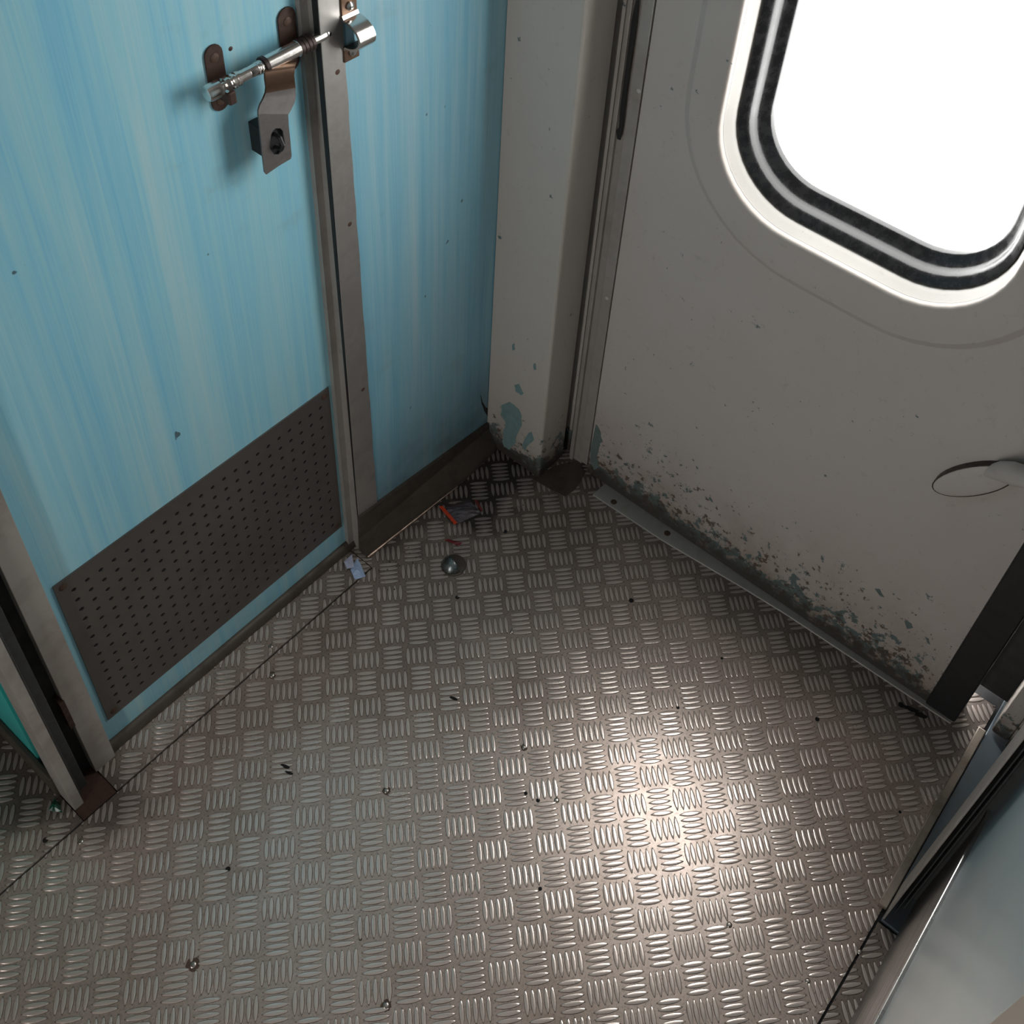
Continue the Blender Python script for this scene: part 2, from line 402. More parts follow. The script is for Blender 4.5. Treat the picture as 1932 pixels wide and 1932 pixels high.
# wall on the right with kick board
wr = tag(mesh('wall_right', boxes((-1.95, .172, -.70, -.620, .310, 2.25)), m_panel), 'glossy grey blue laminate wall panel at lower right', 'wall', kind='structure')
br = tag(mesh('baseboard_right', boxes((-1.95, .172, -.70, -.617, .0, .303)), m_steel_base, bevel=.001), 'tall brushed steel kick board under the glossy panel', 'baseboard', kind='structure')
tag(mesh('trim_1', boxes((-1.95, .172, -.64, -.6150, .3015, .3100)), m_moulding, bevel=.0015), 'bright metal moulding along the top of the kick board', 'trim', kind='structure')
tag(mesh('trim_2', boxes((.118, .176, -.5935, -.5908, .0, 2.25)), m_frame, bevel=.0008),
    'thin metal edge strip at the end of the right wall', 'trim', kind='structure')
tag(mesh('trim_14', boxes((.172, .182, -.70, -.598, .0, 2.25), (.135, .176, -.6020, -.6000, .0, 2.25), (.150, .176, -.6095, -.6070, .0, 2.25)), m_frame_dark, bevel=.0006),
    'dark ribbed corner post at the end of the right wall', 'trim', kind='structure')
tag(mesh('trim_3', boxes((-.46, -.3518, -.66, -.606, .0, 2.25)), paint('beige_paint', (.42, .35, .29), .01, False), bevel=.004), 'beige vertical post on the right wall', 'trim', kind='structure')
# gangway passage beyond the right wall
tag(mesh('wall_gangway', boxes((.10, .60, -1.00, -.95, 0, 2.25), (.10, .16, -.95, -.70, 0, 2.25)), m_frame_dark), 'dark end wall of the gangway', 'wall', kind='structure')

# ------------------------------------------------------------------ screws
def screw(bm, c, n, r=.0042, h=.0016):
    n = Vector(n).normalized()
    lathe(bm, Vector(c) - n * .0006, n, [(0, r), (h * .5, r), (h * .85, r * .72), (h, r * .35)], 14)
def slot_box(bm, c, n, r, h):
    n = Vector(n).normalized(); q = n.to_track_quat('Z', 'Y'); a = q @ Vector((math.cos(.7), math.sin(.7), 0)); b = n.cross(a)
    c = Vector(c) + n * (h - .0004)
    pts = [c + a * (r * .9 * i) + b * (r * .13 * j) for i, j in ((-1, -1), (1, -1), (1, 1), (-1, 1))]
    prism(bm, pts, n * .0003)

# ------------------------------------------------------------------ lavatory door
YD = .408
door = mesh('door_1', boxes((-.425, .056, YD, YD + .035, .016, 1.95)), m_blue)
tag(door, 'blue wood-grain lavatory door with a perforated kick plate', 'door', kind='structure')
# kick plate with real holes
bm = bmesh.new()
kx0, kx1, kz0, kz1 = -.405, .0455, .068, .4125
y = YD - .0022
gx0, gz1, px, pz, nx, nz = -.3832, .3820, .01955, .0225, 22, 14
x_a, x_b = gx0 - px / 2, gx0 + px * (nx - .5); z_b, z_a = gz1 + pz / 2, gz1 - pz * (nz - .5)
def quad(a, b, c_, d): bm.faces.new([bm.verts.new(Vector(p)) for p in (a, b, c_, d)])
quad((kx0, y, kz0), (x_a, y, kz0), (x_a, y, kz1), (kx0, y, kz1)); quad((x_b, y, kz0), (kx1, y, kz0), (kx1, y, kz1), (x_b, y, kz1))
quad((x_a, y, kz0), (x_b, y, kz0), (x_b, y, z_a), (x_a, y, z_a)); quad((x_a, y, z_b), (x_b, y, z_b), (x_b, y, kz1), (x_a, y, kz1))
for i in range(nx):
    for j in range(nz):
        cx, cz = gx0 + px * i, gz1 - pz * j
        sq, oc, ob = [], [], []
        for k in range(8):
            a = math.pi / 4 * k
            ca, sa = math.cos(a), math.sin(a); mx = max(abs(ca), abs(sa))
            sq.append(bm.verts.new((cx + px / 2 * ca / mx, y, cz + pz / 2 * sa / mx)))
            oc.append(bm.verts.new((cx + .0040 * ca, y, cz + .0040 * sa))); ob.append(bm.verts.new((cx + .0037 * ca, y + .0016, cz + .0037 * sa)))
        for k in range(8):
            q = (k + 1) % 8
            bm.faces.new((sq[k], sq[q], oc[q], oc[k])); bm.faces.new((oc[k], oc[q], ob[q], ob[k]))
        f = bm.faces.new(ob); f.material_index = 1
bmesh.ops.remove_doubles(bm, verts=bm.verts, dist=1e-5)
for a, b in (((kx0, kz0), (kx1, kz0)), ((kx1, kz0), (kx1, kz1)), ((kx1, kz1), (kx0, kz1)), ((kx0, kz1), (kx0, kz0))):
    quad((a[0], y, a[1]), (b[0], y, b[1]), (b[0], YD, b[1]), (a[0], YD, a[1]))
kp = tag(mesh('kick_plate', bm, [m_kick, m_hole], door), 'dark perforated metal kick plate')
for cx, cz in ((-.394, .401), (.036, .400), (-.394, .080), (.036, .080)):
    bm = bmesh.new(); screw(bm, (cx, y, cz), (0, -1, 0), .0052, .0022); tag(mesh('screw', bm, m_screw_rust, kp, True), 'rusty screw')
# sliding bolt: rod along X at z about .972
YB = .388
def bx(a, b, yy=YB): return ony(340 + a * 400 / 1932, b * 400 / 1932, yy)
rod_a, rod_b = bx(300, 830), bx(1365, 287)
ax = (rod_b - rod_a).normalized(); RL = (rod_b - rod_a).length
bolt = mesh('sliding_bolt', boxes((bx(770, 560).x, bx(1200, 400).x, YD - .0035, YD, .9665, .9785)), m_rust, door)
tag(bolt, 'chrome and rust barrel bolt with hanging hasp')
bm = bmesh.new()
q_ = lambda a: (bx(a, 830 - (a - 300) * .512) - rod_a).dot(ax)
lathe(bm, rod_a, ax, [(-.010, .0045), (-.009, .0078), (-.006, .0092), (q_(355), .0092), (q_(360), .0052), (q_(392), .0052), (q_(398), .0082), (q_(432), .0086), (q_(440), .0066), (q_(455), .0064), (q_(462), .0084),
                      (q_(482), .0084), (q_(488), .0068), (q_(500), .0068), (q_(505), .0080), (q_(530), .0080), (q_(535), .0066), (q_(620), .0066), (q_(622), .0063), (q_(640), .0066), (q_(690), .0068), (q_(695), .0076), (q_(706), .0076), (q_(712), .0064), (q_(722), .0064), (q_(728), .0076), (q_(738), .0076),
                      (q_(742), .0062), (RL - .009, .0062), (RL - .0085, .0056), (RL - .007, .0060), (RL - .003, .0054), (RL, .0034)], 32)
tag(mesh('bolt_rod', bm, m_chrome, bolt, True), 'shiny chrome bolt rod')
bm = bmesh.new()
lathe(bm, rod_a, ax, [(q_(745), .0080), (q_(750), .0092), (q_(785), .0092), (q_(786), .0088), (q_(1060), .0088), (q_(1061), .0092), (q_(1080), .0092), (q_(1082), .0085), (q_(1100), .0085), (q_(1102), .0091), (q_(1130), .0091), (q_(1132), .0085), (q_(1160), .0085), (q_(1162), .0090), (q_(1190), .0088), (q_(1195), .0078)], 28)
tag(mesh('barrel', bm, m_chrome, bolt, True), 'polished barrel with dark ribbed end')
bm = bmesh.new()
for a0, a1 in ((745, 782), (1066, 1196)):
    nb = max(1, int((a1 - a0) / 30)); pf = []
    for k_ in range(nb):
        b0, b1 = a0 + (a1 - a0) * k_ / nb, a0 + (a1 - a0) * (k_ + 1) / nb
        pf += [(q_(b0), .0092), (q_(b0 + 3), .0099), (q_(b1 - 5), .0099), (q_(b1 - 1), .0092)]
    lathe(bm, rod_a, ax, pf, 28)
tag(mesh('collar', bm, m_rust_dark, bolt, True), 'dark brown ribbed collar')
def oval_plate(name, cx, zc, w, h, parent, mat, yy, t=.0022):
    bm = bmesh.new(); pts = []
    r = w / 2
    for k in range(9): a = math.pi * k / 8; pts.append(Vector((cx + r * math.cos(a), yy, zc + h / 2 - r + r * math.sin(a))))
    for k in range(9): a = math.pi + math.pi * k / 8; pts.append(Vector((cx + r * math.cos(a), yy, zc - h / 2 + r + r * math.sin(a))))
    prism(bm, pts, (0, -t, 0))
    return mesh(name, bm, mat, parent, bevel=.0005)
pl = tag(oval_plate('mounting_plate', -.0615, .985, .023, .080, bolt, m_rust, YD), 'rust-brown oblong mounting plate')
pl = tag(oval_plate('mounting_plate', .0375, .990, .025, .080, bolt, m_rust, YD), 'rust-brown oblong mounting plate beside the frame')
bm = bmesh.new()
for cx, cz in ((-.0615, 1.010), (-.0615, .957), (.0375, 1.013)): screw(bm, (cx, YD - .0022, cz), (0, -1, 0), .0055, .002)
mesh('screw', bm, m_screw_rust, bolt, True)
# clamp that carries the rod on the left mounting plate
bm = boxes((-.066, -.056, YB - .004, YD, .962, .978)); mesh('rod_clamp', bm, m_rust, bolt, bevel=.002)
# hasp: curved neck off the barrel, then a flat plate with a slot
YH = .380
def hx(a, b, yy=YH): return bx(a, b, yy)
prof = [(hx(790, 600, .383), hx(1060, 560, .383)), (hx(775, 660, .377), hx(1045, 620, .377)), (hx(775, 720, .376), hx(1040, 690, .376)), (hx(785, 800, .380), hx(1045, 740, .380)),
        (hx(780, 850, .382), hx(1052, 800, .382)), (hx(760, 900, .381), hx(1056, 870, .381)), (hx(728, 960, .380), hx(1045, 930, .380)), (hx(714, 1010, .379), hx(1012, 1000, .379)), (hx(714, 1060, .378), hx(986, 1045, .378))]
bm = bmesh.new()
rows = []
for l_, r_2 in prof:
    rows.append([l_ + Vector((0, 0, 0)), r_2 + Vector((0, 0, 0)), r_2 + Vector((0, .0022, 0)), l_ + Vector((0, .0022, 0))])
loft(bm, rows, True, True)
for f in bm.faces:
    if f.calc_center_median().z < bx(900, 800).z: f.material_index = 1
hasp_l, hasp_r = prof[-1]
tag(mesh('hasp_neck', bm, [m_bronze, m_hasp], bolt, True), 'bronze-brown bent neck of the hasp')
bm = bmesh.new()
YP = .378
outer = [hx(714, 1040, YP), hx(730, 1200, YP), hx(750, 1400, YP), hx(770, 1570, YP), hx(785, 1592, YP), hx(900, 1512, YP), hx(1008, 1448, YP), hx(1016, 1420, YP), hx(1004, 1280, YP), hx(990, 1150, YP), hx(984, 1040, YP), hx(850, 1040, YP)]
slot = []
sc = hx(885, 1290, YP)
for k in range(12):
    o = outer[k]; d = (o - sc); a = math.atan2(d.z, d.x)
    slot.append(sc + Vector((math.cos(a) * .0112, 0, math.sin(a) * .0180)))
loft(bm, [outer, slot, [p + Vector((0, .002, 0)) for p in slot], [p + Vector((0, .002, 0)) for p in outer], outer], True)
bmesh.ops.remove_doubles(bm, verts=bm.verts, dist=1e-6)
tag(mesh('hasp_plate', bm, m_hasp, bolt), 'dull grey hasp plate with an oval slot')
bm = bmesh.new()
tc = ony(340 + 860 * .207, 1290 * .207, .395)
box(bm, sc.x - .014, sc.x + .012, YP + .004, YD, sc.z - .020, sc.z + .019)
tube(bm, [Vector((sc.x, YP + .008, sc.z + .009)), Vector((sc.x, YP - .006, sc.z + .008)), Vector((sc.x, YP - .0095, sc.z)), Vector((sc.x, YP - .006, sc.z - .008)), Vector((sc.x, YP + .008, sc.z - .009))], .0026, 10, up=(1, 0, 0))
tag(mesh('staple', bm, m_rubber, bolt, bevel=.001), 'dark staple and its block behind the hasp')
bm = bmesh.new(); screw(bm, ony(435, 92, YD), (0, -1, 0), .0028, .0012); mesh('nail', bm, m_rust, door, True)
# half-round threshold under the door
bm = bmesh.new(); loops = []
for x in (-.449, .068):
    loops.append([Vector((x, .4075 - .012 * math.cos(a), .0005 + .0165 * math.sin(a))) for a in [math.pi / 2 * k / 6 for k in range(7)]] + [Vector((x, .43, .016)), Vector((x, .43, .0))])
loft(bm, loops, True, True)
tag(mesh('trim_4', bm, m_brown_base, None, True), 'rounded brown threshold strip under the blue door', 'trim', kind='structure')

# ------------------------------------------------------------------ door frame, right side of the blue door
fr = mesh('trim_5', boxes((.052, .079, .4005, .430, .012, 1.95)), m_frame)
tag(fr, 'slim grey frame strip and aluminium corner angle beside the blue door', 'trim', kind='structure')
def vquad_box(bm, x0a, x1a, x0b, x1b, z0, z1, y0, y1):
    """upright slab whose edges lean slightly: bottom x0a..x1a, top x0b..x1b"""
    prism(bm, [Vector((x0a, y0, z0)), Vector((x1a, y0, z0)), Vector((x1b, y0, z1)), Vector((x0b, y0, z1))], (0, y1 - y0, 0))
random.seed(5)
bm = bmesh.new()   # corner angle: face with a slightly uneven right edge
zs = [0.03 + 1.92 * k / 60 for k in range(61)]
left = [Vector((.0635, .3835, z)) for z in zs]
right = [Vector((.1065 - .0105 * min(1, z / 1.05) + random.uniform(-.0007, .0007), .3835, z)) for z in zs]
for i in range(60):
    bm.faces.new([bm.verts.new(p) for p in (left[i], right[i], right[i + 1], left[i + 1])])
    bm.faces.new([bm.verts.new(p) for p in (right[i], right[i] + Vector((0, .002, 0)), right[i + 1] + Vector((0, .002, 0)), right[i + 1])])
tag(mesh('corner_angle', bm, m_alu, fr), 'flat aluminium corner angle')
bm = bmesh.new()      # dark joint that closes up towards the floor
prism(bm, [Vector((.0625, .3843, .02)), Vector((.0625, .3850, .02)), Vector((.0625, .3935, 1.10)), Vector((.0625, .3935, 1.95)), Vector((.0625, .3843, 1.95))], (.010, 0, 0))
mesh('joint', bm, m_rubber, fr)
mesh('frame_return', boxes((.0630, .0735, .3848, .4004, .0, 1.95)), m_frame, fr)
bm = bmesh.new(); tube(bm, [(.0638, .3838, .03), (.0638, .3838, 1.95)], .0006, 8); mesh('edge_bead', bm, m_alu, fr)
for (u, v) in ((637, 136), (660, 423), (685, 735)):
    bm = bmesh.new(); screw(bm, ony(u, v, .3835), (0, -1, 0), .0036, .0012); tag(mesh('screw', bm, m_screw_rust, fr, True), 'rusty screw')
# bolt keeper on the angle
kz, kx = .985, .1045
keep = empty('bolt_keeper', (.105, .3835, .945))
tag(keep, 'shiny arched bolt keeper screwed to the aluminium frame angle', 'bolt keeper')
bm = bmesh.new(); sec = []
for a in [math.pi * k / 16 for k in range(17)]: sec.append((kz - .0005 + .0185 * math.cos(a), .3835 - .004 - .026 * math.sin(a)))
sec = [(kz + .022, .3815)] + sec + [(kz - .022, .3815)]
inn = [(kz + .022, .3833)] + [(kz - .0005 + .0160 * math.cos(math.pi * k / 16), .3835 - .003 - .0235 * math.sin(math.pi * k / 16)) for k in range(17)] + [(kz - .022, .3833)]
loops = []
for x in (kx - .010, kx + .014): loops.append([Vector((x, p[1], p[0])) for p in sec] + [Vector((x, p[1], p[0])) for p in inn[::-1]])
loft(bm, loops, True, True)
tag(mesh('arch', bm, m_chrome, keep, True), 'polished chrome arch')
bm = bmesh.new(); loft(bm, [[Vector((x, p[1] + .0003, p[0])) for p in inn[1:-1]] for x in (kx - .0102, kx + .0138)], False)
mesh('arch_shade_lining', bm, m_rust_dark, keep, True)  # dark sheet put in so the inside of the arch looks shaded
bm = bmesh.new(); prism(bm, [Vector((kx + .0125, p[1] + .0002, p[0])) for p in inn[1:-1]], (.001, 0, 0))
mesh('arch_shade_end', bm, m_rust_dark, keep)  # dark end sheet added to make the arch opening look shaded
for za, zb in ((kz - .038, kz - .018), (kz + .018, kz + .046)):
    tag(mesh('flange', boxes((kx - .010, kx + .013, .3815, .3835, za, zb)), m_bronze, keep, bevel=.0006), 'worn brown flange')
for dz in (-.027, .031):
    bm = bmesh.new(); screw(bm, (kx + .002, .3815, kz + dz), (0, -1, 0), .0055, .0045); mesh('screw', bm, m_chrome, keep, True)

bm = bmesh.new()
blob(bm, [ony(u, v, .3849) for u, v in ((906, 744), (909, 762), (914, 776), (920, 786), (926, 806), (931, 806), (931, 770), (924, 772), (916, 768), (910, 758))], (0, -1, 0))
tag(mesh('torn_edge', bm, m_void, wl), 'dark torn edge of the blue laminate')
# baseboard of the blue panel with a turned-out worn lip
ba = onz(693, 1053); bb = onz(880, 915)
bl = mesh('baseboard_left', bmesh.new(), m_brown_base) if False else None
bm = bmesh.new()
top_l, top_r = Vector((.0625, .381, .098)), Vector((.389, .381, .052))
bot_l, bot_r = Vector((.0600, .366, .004)), Vector((.300, .350, .004))
pts = [bot_l, bot_r, Vector((.387, .352, .004)), top_r, top_l]
prism(bm, [Vector((.060, .379, .003)), Vector((.388, .379, .003)), Vector((.389, .379, .058)), Vector((.0625, .379, .100))], (0, .006, 0))
loft(bm, [[Vector((x, .3795, .045)), Vector((x, yb + .002, .010)), Vector((x, yb, .003)), Vector((x, yb + .004, .002)), Vector((x, .383, .002)), Vector((x, .383, .045))] for x, yb in ((.060, .364), (.16, .359), (.300, .352), (.387, .356))], True, True)
bl = mesh('baseboard_left', bm, m_brown_base)
tag(bl, 'grimy brown base board with a worn lip under the blue panel', 'baseboard', kind='structure')
bm = bmesh.new(); tube(bm, [(.0595, .3635, .0035), (.11, .3612, .0035), (.16, .3585, .0035), (.22, .3555, .0035), (.272, .3525, .0035)], [.0028, .0024, .0021, .0016, .0011], 8)
tag(mesh('worn_lip', bm, m_lip, bl, True), 'bare metal lip worn shiny')

# ------------------------------------------------------------------ left jamb of the blue door
jb = mesh('trim_6', boxes((-.452, -.4195, .3905, .43, .0, 1.95)), m_frame, bevel=.0008)
tag(jb, 'grey door jamb strip left of the blue door', 'trim', kind='structure')
tag(mesh('trim_7', boxes((-.486, -.470, .386, .43, .0, 2.25), (-.4905, -.484, .378, .43, .0, 2.25)), m_frame_dark, bevel=.0008), 'dark recessed channel in the door jamb', 'trim', kind='structure')
tag(mesh('trim_8', boxes((-.5035, -.489, .366, .404, .0, 2.25)), m_frame, bevel=.001), 'grey corner angle between jamb and teal wall', 'trim', kind='structure')
tag(mesh('trim_15', boxes((-.472, -.452, .404, .43, .0, 2.25)), m_void), 'black gap beside the door jamb', 'trim', kind='structure')
for z0_, z1_ in ((.145, .215),):
    mesh('hinge_leaf', boxes((-.458, -.451, .389, .402, z0_, z1_)), m_rust, jb)

# ------------------------------------------------------------------ pillar
pil = empty('corner_pillar', (.42, .32, 0))
tag(pil, 'grey painted boxed corner pillar with chipped green patches near its foot', 'pillar')
bm = bmesh.new(); loops = []
for z, k in ((.004, 0), (.02, 0), (.7, 0), (2.24, 0)):
    r = .005; L_ = [(.455, .257)]
    for a in [0, 30, 60, 90]: L_.append((.385 + r - r * math.sin(math.radians(a)), .257 + r - r * math.cos(math.radians(a))))
    L_ += [(.385, .384), (.455, .384)]
    loops.append([Vector((x, yy, z)) for x, yy in L_])
loft(bm, loops, True, True)
mesh('pillar_casing', bm, m_pillar, pil)
# irregular patches of bare green undercoat on the pillar face
m_green = metal('green_undercoat', (.17, .27, .27), .6, 0.0, .4, (.10, .13, .12), 60)
random.seed(11)
bm = bmesh.new(); fpx = lambda u, v: onx(u, v, .385)
blob(bm, ragged([(946, 764), (962, 758), (976, 768), (984, 785), (985, 805), (976, 818), (972, 832), (962, 850), (950, 842), (948, 818), (955, 800), (946, 782)], fpx), (-1, 0, 0))
blob(bm, ragged([(971, 726), (980, 724), (987, 742), (984, 746), (974, 738)], fpx, 2, 1), (-1, 0, 0))
blob(bm, ragged([(996, 818), (1004, 815), (1008, 830), (1000, 836), (990, 850), (984, 840)], fpx, 2, 1), (-1, 0, 0))
blob(bm, ragged([(1006, 687), (1011, 685), (1012, 697), (1008, 698)], fpx, 2, .7), (-1, 0, 0))
blob(bm, ragged([(966, 650), (971, 648), (972, 660), (967, 662)], fpx, 2, .7), (-1, 0, 0))
tag(mesh('bare_undercoat', bm, m_green, pil, recalc=True), 'patches of bare green undercoat')

# ------------------------------------------------------------------ outer door (door_2), slightly ajar
def rr(L, B, R_, T, r, d, n=10):
    """rounded rectangle in the door plane, 4*(n+1) points"""
    r = max(r, .0005); out = []
    for cx, cz, a0 in ((R_ - r, T - r, 0), (L + r, T - r, 90), (L + r, B + r, 180), (R_ - r, B + r, 270)):
        for k in range(n + 1):
            a = math.radians(a0 + 90 * k / n); out.append(D(cx + r * math.cos(a), cz + r * math.sin(a), d))
    return out
W2 = (.0717, .7239, .4819, 1.52, .128); W1 = (.0173, .6572, .5434, 1.59, .2057)
def ring(base, inset, d): L, B, R_, T, r = base; return rr(L + inset, B + inset, R_ - inset, T - inset, r - inset, d)
S0, S1 = -.054, .640
door2 = None
bm = bmesh.new()
loft(bm, [rr(S0 + .004, .004, S1 - .004, 1.95, .002, .045), rr(S0, .004, S1, 1.96, .002, .042), rr(S0, .004, S1, 1.96, .002, .002), rr(S0 + .0012, .0052, S1 - .0012, 1.958, .002, .0),
          ring(W1, -.006, 0), ring(W1, -.004, -.0003), ring(W1, .004, -.0052), ring(W1, .0065, -.0056), ring(W1, .020, -.0058),
          ring(W2, -.006, -.0058), ring(W2, -.0025, -.0048), ring(W2, -.0008, -.002), ring(W2, 0, .003)], True)
door2 = mesh('door_2', bm, m_paint)
tag(door2, 'grey painted outer coach door with a rounded window, worn and rusty at its foot', 'door', kind='structure')
for p in door2.data.polygons: p.use_smooth = True
em = door2.modifiers.new('wn', 'WEIGHTED_NORMAL'); em.keep_sharp = True
bm = bmesh.new()
loft(bm, [ring(W2, 0, .0035), ring(W2, .001, .007), ring(W2, .0045, .016), ring(W2, .0075, .026), ring(W2, .0085, .072), rr(S0 + .004, .004, S1 - .004, 1.95, .002, .072), rr(S0 + .004, .004, S1 - .004, 1.95, .002, .045)], True)
tag(mesh('window_reveal', bm, m_reveal, door2, True), 'off-white window reveal lit by daylight')
bm = bmesh.new()
prof = [(.0080, .074), (.0074, .030), (.0084, .0252), (.0100, .0250), (.0125, .0275), (.0170, .0320), (.0192, .0350), (.0203, .0380), (.0212, .0440), (.0222, .0500), (.0240, .0535), (.0280, .0575), (.0325, .0620), (.0348, .0640), (.0356, .0662), (.0356, .074)]
loft(bm, [ring(W2, a, b) for a, b in prof], True)
tag(mesh('window_gasket', bm, m_gasket, door2, True), 'glossy black double rubber window gasket')
M = MT('window_glass'); tr = M.N('ShaderNodeBsdfTransparent'); gl = M.N('ShaderNodeBsdfGlossy'); gl.inputs['Roughness'].default_value = .02
fz = M.N('ShaderNodeFresnel'); fz.inputs[0].default_value = 1.45; mx = M.N('ShaderNodeMixShader')
tr.inputs[0].default_value = (.97, .98, .98, 1)
gb = M.N('ShaderNodeNewGeometry'); M.L(M.math('MULTIPLY', fz.outputs[0], M.math('SUBTRACT', 1.0, gb.outputs['Backfacing'])), mx.inputs[0]); M.L(tr.outputs[0], mx.inputs[1]); M.L(gl.outputs[0], mx.inputs[2]); M.L(mx.outputs[0], M.out.inputs[0])
m_glass = M.m
bm = bmesh.new(); loft(bm, [ring(W2, .034, .0665), ring(W2, .034, .0705)], True, True)
tag(mesh('glass_pane', bm, m_glass, door2), 'clear window pane')
# rubber seal on the free edge
bm = bmesh.new()
dbox(bm, .6385, .690, .006, 1.95, -.006, .050)
tag(mesh('edge_seal', bm, m_rubber, door2, bevel=.003), 'thick black rubber edge seal')
# ribbed hinge-side strip
bm = bmesh.new()
dbox(bm, -.0735, -.0552, .022, 1.95, -.001, .03)
hs = tag(mesh('hinge_strip', bm, m_frame, door2, bevel=.001), 'flat painted hinge-side strip')
bm = bmesh.new()
dbox(bm, -.092, -.0745, .0, 1.95, .010, .05); dbox(bm, -.099, -.092, .0, 1.95, .005, .05); dbox(bm, -.1037, -.0995, .0, 1.95, .011, .05)
tag(mesh('rubber_profile', bm, m_frame, door2, bevel=.001), 'ribbed brownish sealing profile')
bm = bmesh.new()
for u_, v_ in ((1205, 172), (1145, 563)): screw(bm, D(*onD(u_, v_, -.001), -.001), N_, .0035, .0012)
mesh('screw', bm, m_pillar, hs, True)
# grab handle
gh = empty('grab_handle', D(.52, .50, 0))
bm = bmesh.new(); foot = []
ha = Vector(onD(1768, 914) ); hb = Vector(onD(1918, 884))
mid = (ha + hb) / 2; axv = (hb - ha); hl = axv.length / 2; axv.normalize(); pv = Vector((-axv.y, axv.x))
def H(a, b, d): q = mid + axv * a + pv * b; return D(q.x, q.y, d)
loops = []
for inset, d in ((-.0, .0), (.0, -.0100), (.0006, -.0112), (.003, -.0122), (.012, -.0125)):
    loops.append([H((hl - inset) * math.cos(2 * math.pi * k / 32), (.0215 - inset) * math.sin(2 * math.pi * k / 32), d) for k in range(32)])
loft(bm, loops, True, True)
link_ = None
hf = mesh('handle_foot', bm, m_paint, gh, True)
tag(hf, 'flattened oval handle foot, paint chipped around the rim')
bm = bmesh.new(); loft(bm, [[H((hl + .0018) * math.cos(2 * math.pi * k / 32), (.0229) * math.sin(2 * math.pi * k / 32), d) for k in range(32)] for d in (.0002, -.0105)], True, True)
tag(mesh('chipped_rim', bm, m_rust_dark, gh, True), 'dark chipped rim')
bm = bmesh.new()
tube(bm, [H(hl * .20, .006, -.004), H(hl * .50, .007, -.007), H(hl * .80, .007, -.012), H(hl * 1.15, .006, -.022), H(hl * 1.8, .006, -.046)] + [D(.625, z, -.055) for z in (.66, .80, 1.0, 1.2)], [.003, .009, .0135, .0155, .014, .012, .012, .012, .012], 18)
mesh('handle_bar', bm, m_paint, gh, True)
tag(gh, 'grey painted grab handle with a flat oval foot on the outer door', 'handle')

bm = bmesh.new(); fdd = lambda u, v: D(*onD(u, v, -.0001), -.0001)
blob(bm, ragged([(1123, 800), (1131, 806), (1137, 832), (1131, 838), (1126, 862), (1130, 882), (1121, 886), (1113, 872), (1117, 840)], fdd, 3, 1.4), N_)
blob(bm, ragged([(1706, 1170), (1720, 1176), (1722, 1184), (1712, 1186)], fdd, 2, 1), N_)
blob(bm, ragged([(1650, 1110), (1660, 1112), (1668, 1126), (1660, 1124)], fdd, 2, 1), N_)
blob(bm, ragged([(1680, 1196), (1690, 1200), (1694, 1208), (1682, 1206)], fdd, 2, 1), N_)
blob(bm, ragged([(1746, 1202), (1752, 1206), (1755, 1216), (1749, 1212)], fdd, 2, 1), N_)
mesh('bare_undercoat', bm, metal('dark_green_undercoat', (.12, .16, .155), .6, 0.0, .4, (.08, .09, .08), 60), door2)
bm = bmesh.new()      # torn black lining in the sealing profile
tr_ = [(1200, 0), (1206, 0), (1199, 60), (1192, 110), (1186, 150), (1181, 190), (1176, 235), (1171, 264), (1165, 262), (1163, 246), (1168, 240), (1171, 200), (1178, 150), (1186, 90), (1192, 40)]
blob(bm, [D(*onD(u, v, .0040), .0040) for u, v in tr_], N_, .0008)
tag(mesh('torn_lining', bm, m_rubber, door2), 'torn black lining in the sealing profile')

# ------------------------------------------------------------------ threshold strip under the outer door
ts = empty('threshold_strip', (.44, -.15, 0))
tag(ts, 'worn aluminium threshold strip with rusty screws at the foot of the grey door', 'threshold strip')
bm = bmesh.new()
prism(bm, [Vector((.4227, .1595, .0)), Vector((.4561, .1583, .0)), Vector((.520, .1640, .0)), Vector((.520, -.54, .0)), Vector((.4520, -.54, .0)), Vector((.4460, -.24, .0)), Vector((.4405, -.153, .0)), Vector((.4268, .0054, .0))], (0, 0, .0034))
mesh('strip', bm, m_strip, ts, bevel=.0008)
for (u, v) in ((1158, 947), (1259, 1006)):
    bm = bmesh.new(); p = onz(u, v, .0034); screw(bm, p, (0, 0, 1), .0058, .0012); tag(mesh('screw', bm, m_screw_rust, ts, True), 'rust-brown screw')

# ------------------------------------------------------------------ sill of the gangway opening and the right jamb
sl = mesh('trim_9', boxes((.132, .474, -.5895, -.5765, .0, .0095)), m_sill, bevel=.0015)
tag(sl, 'raised worn metal strip along the gangway sill', 'trim', kind='structure')
tag(mesh('trim_10', boxes((.116, .60, -.95, -.5905, -.003, .004)), m_bluesteel, bevel=.001), 'blue-grey steel sill plate', 'trim', kind='structure')
tag(mesh('trim_11', boxes((.192, .60, -.648, -.640, .004, .030), (.192, .60, -.66, -.655, .004, .018)), m_sill, bevel=.001), 'low metal ribs along the gangway sill', 'trim', kind='structure')
tag(mesh('trim_12', boxes((.478, .55, -.622, -.594, .010, 1.99)), m_pillar, bevel=.004), 'beige grey door post with rust spots right of the black seal', 'trim', kind='structure')

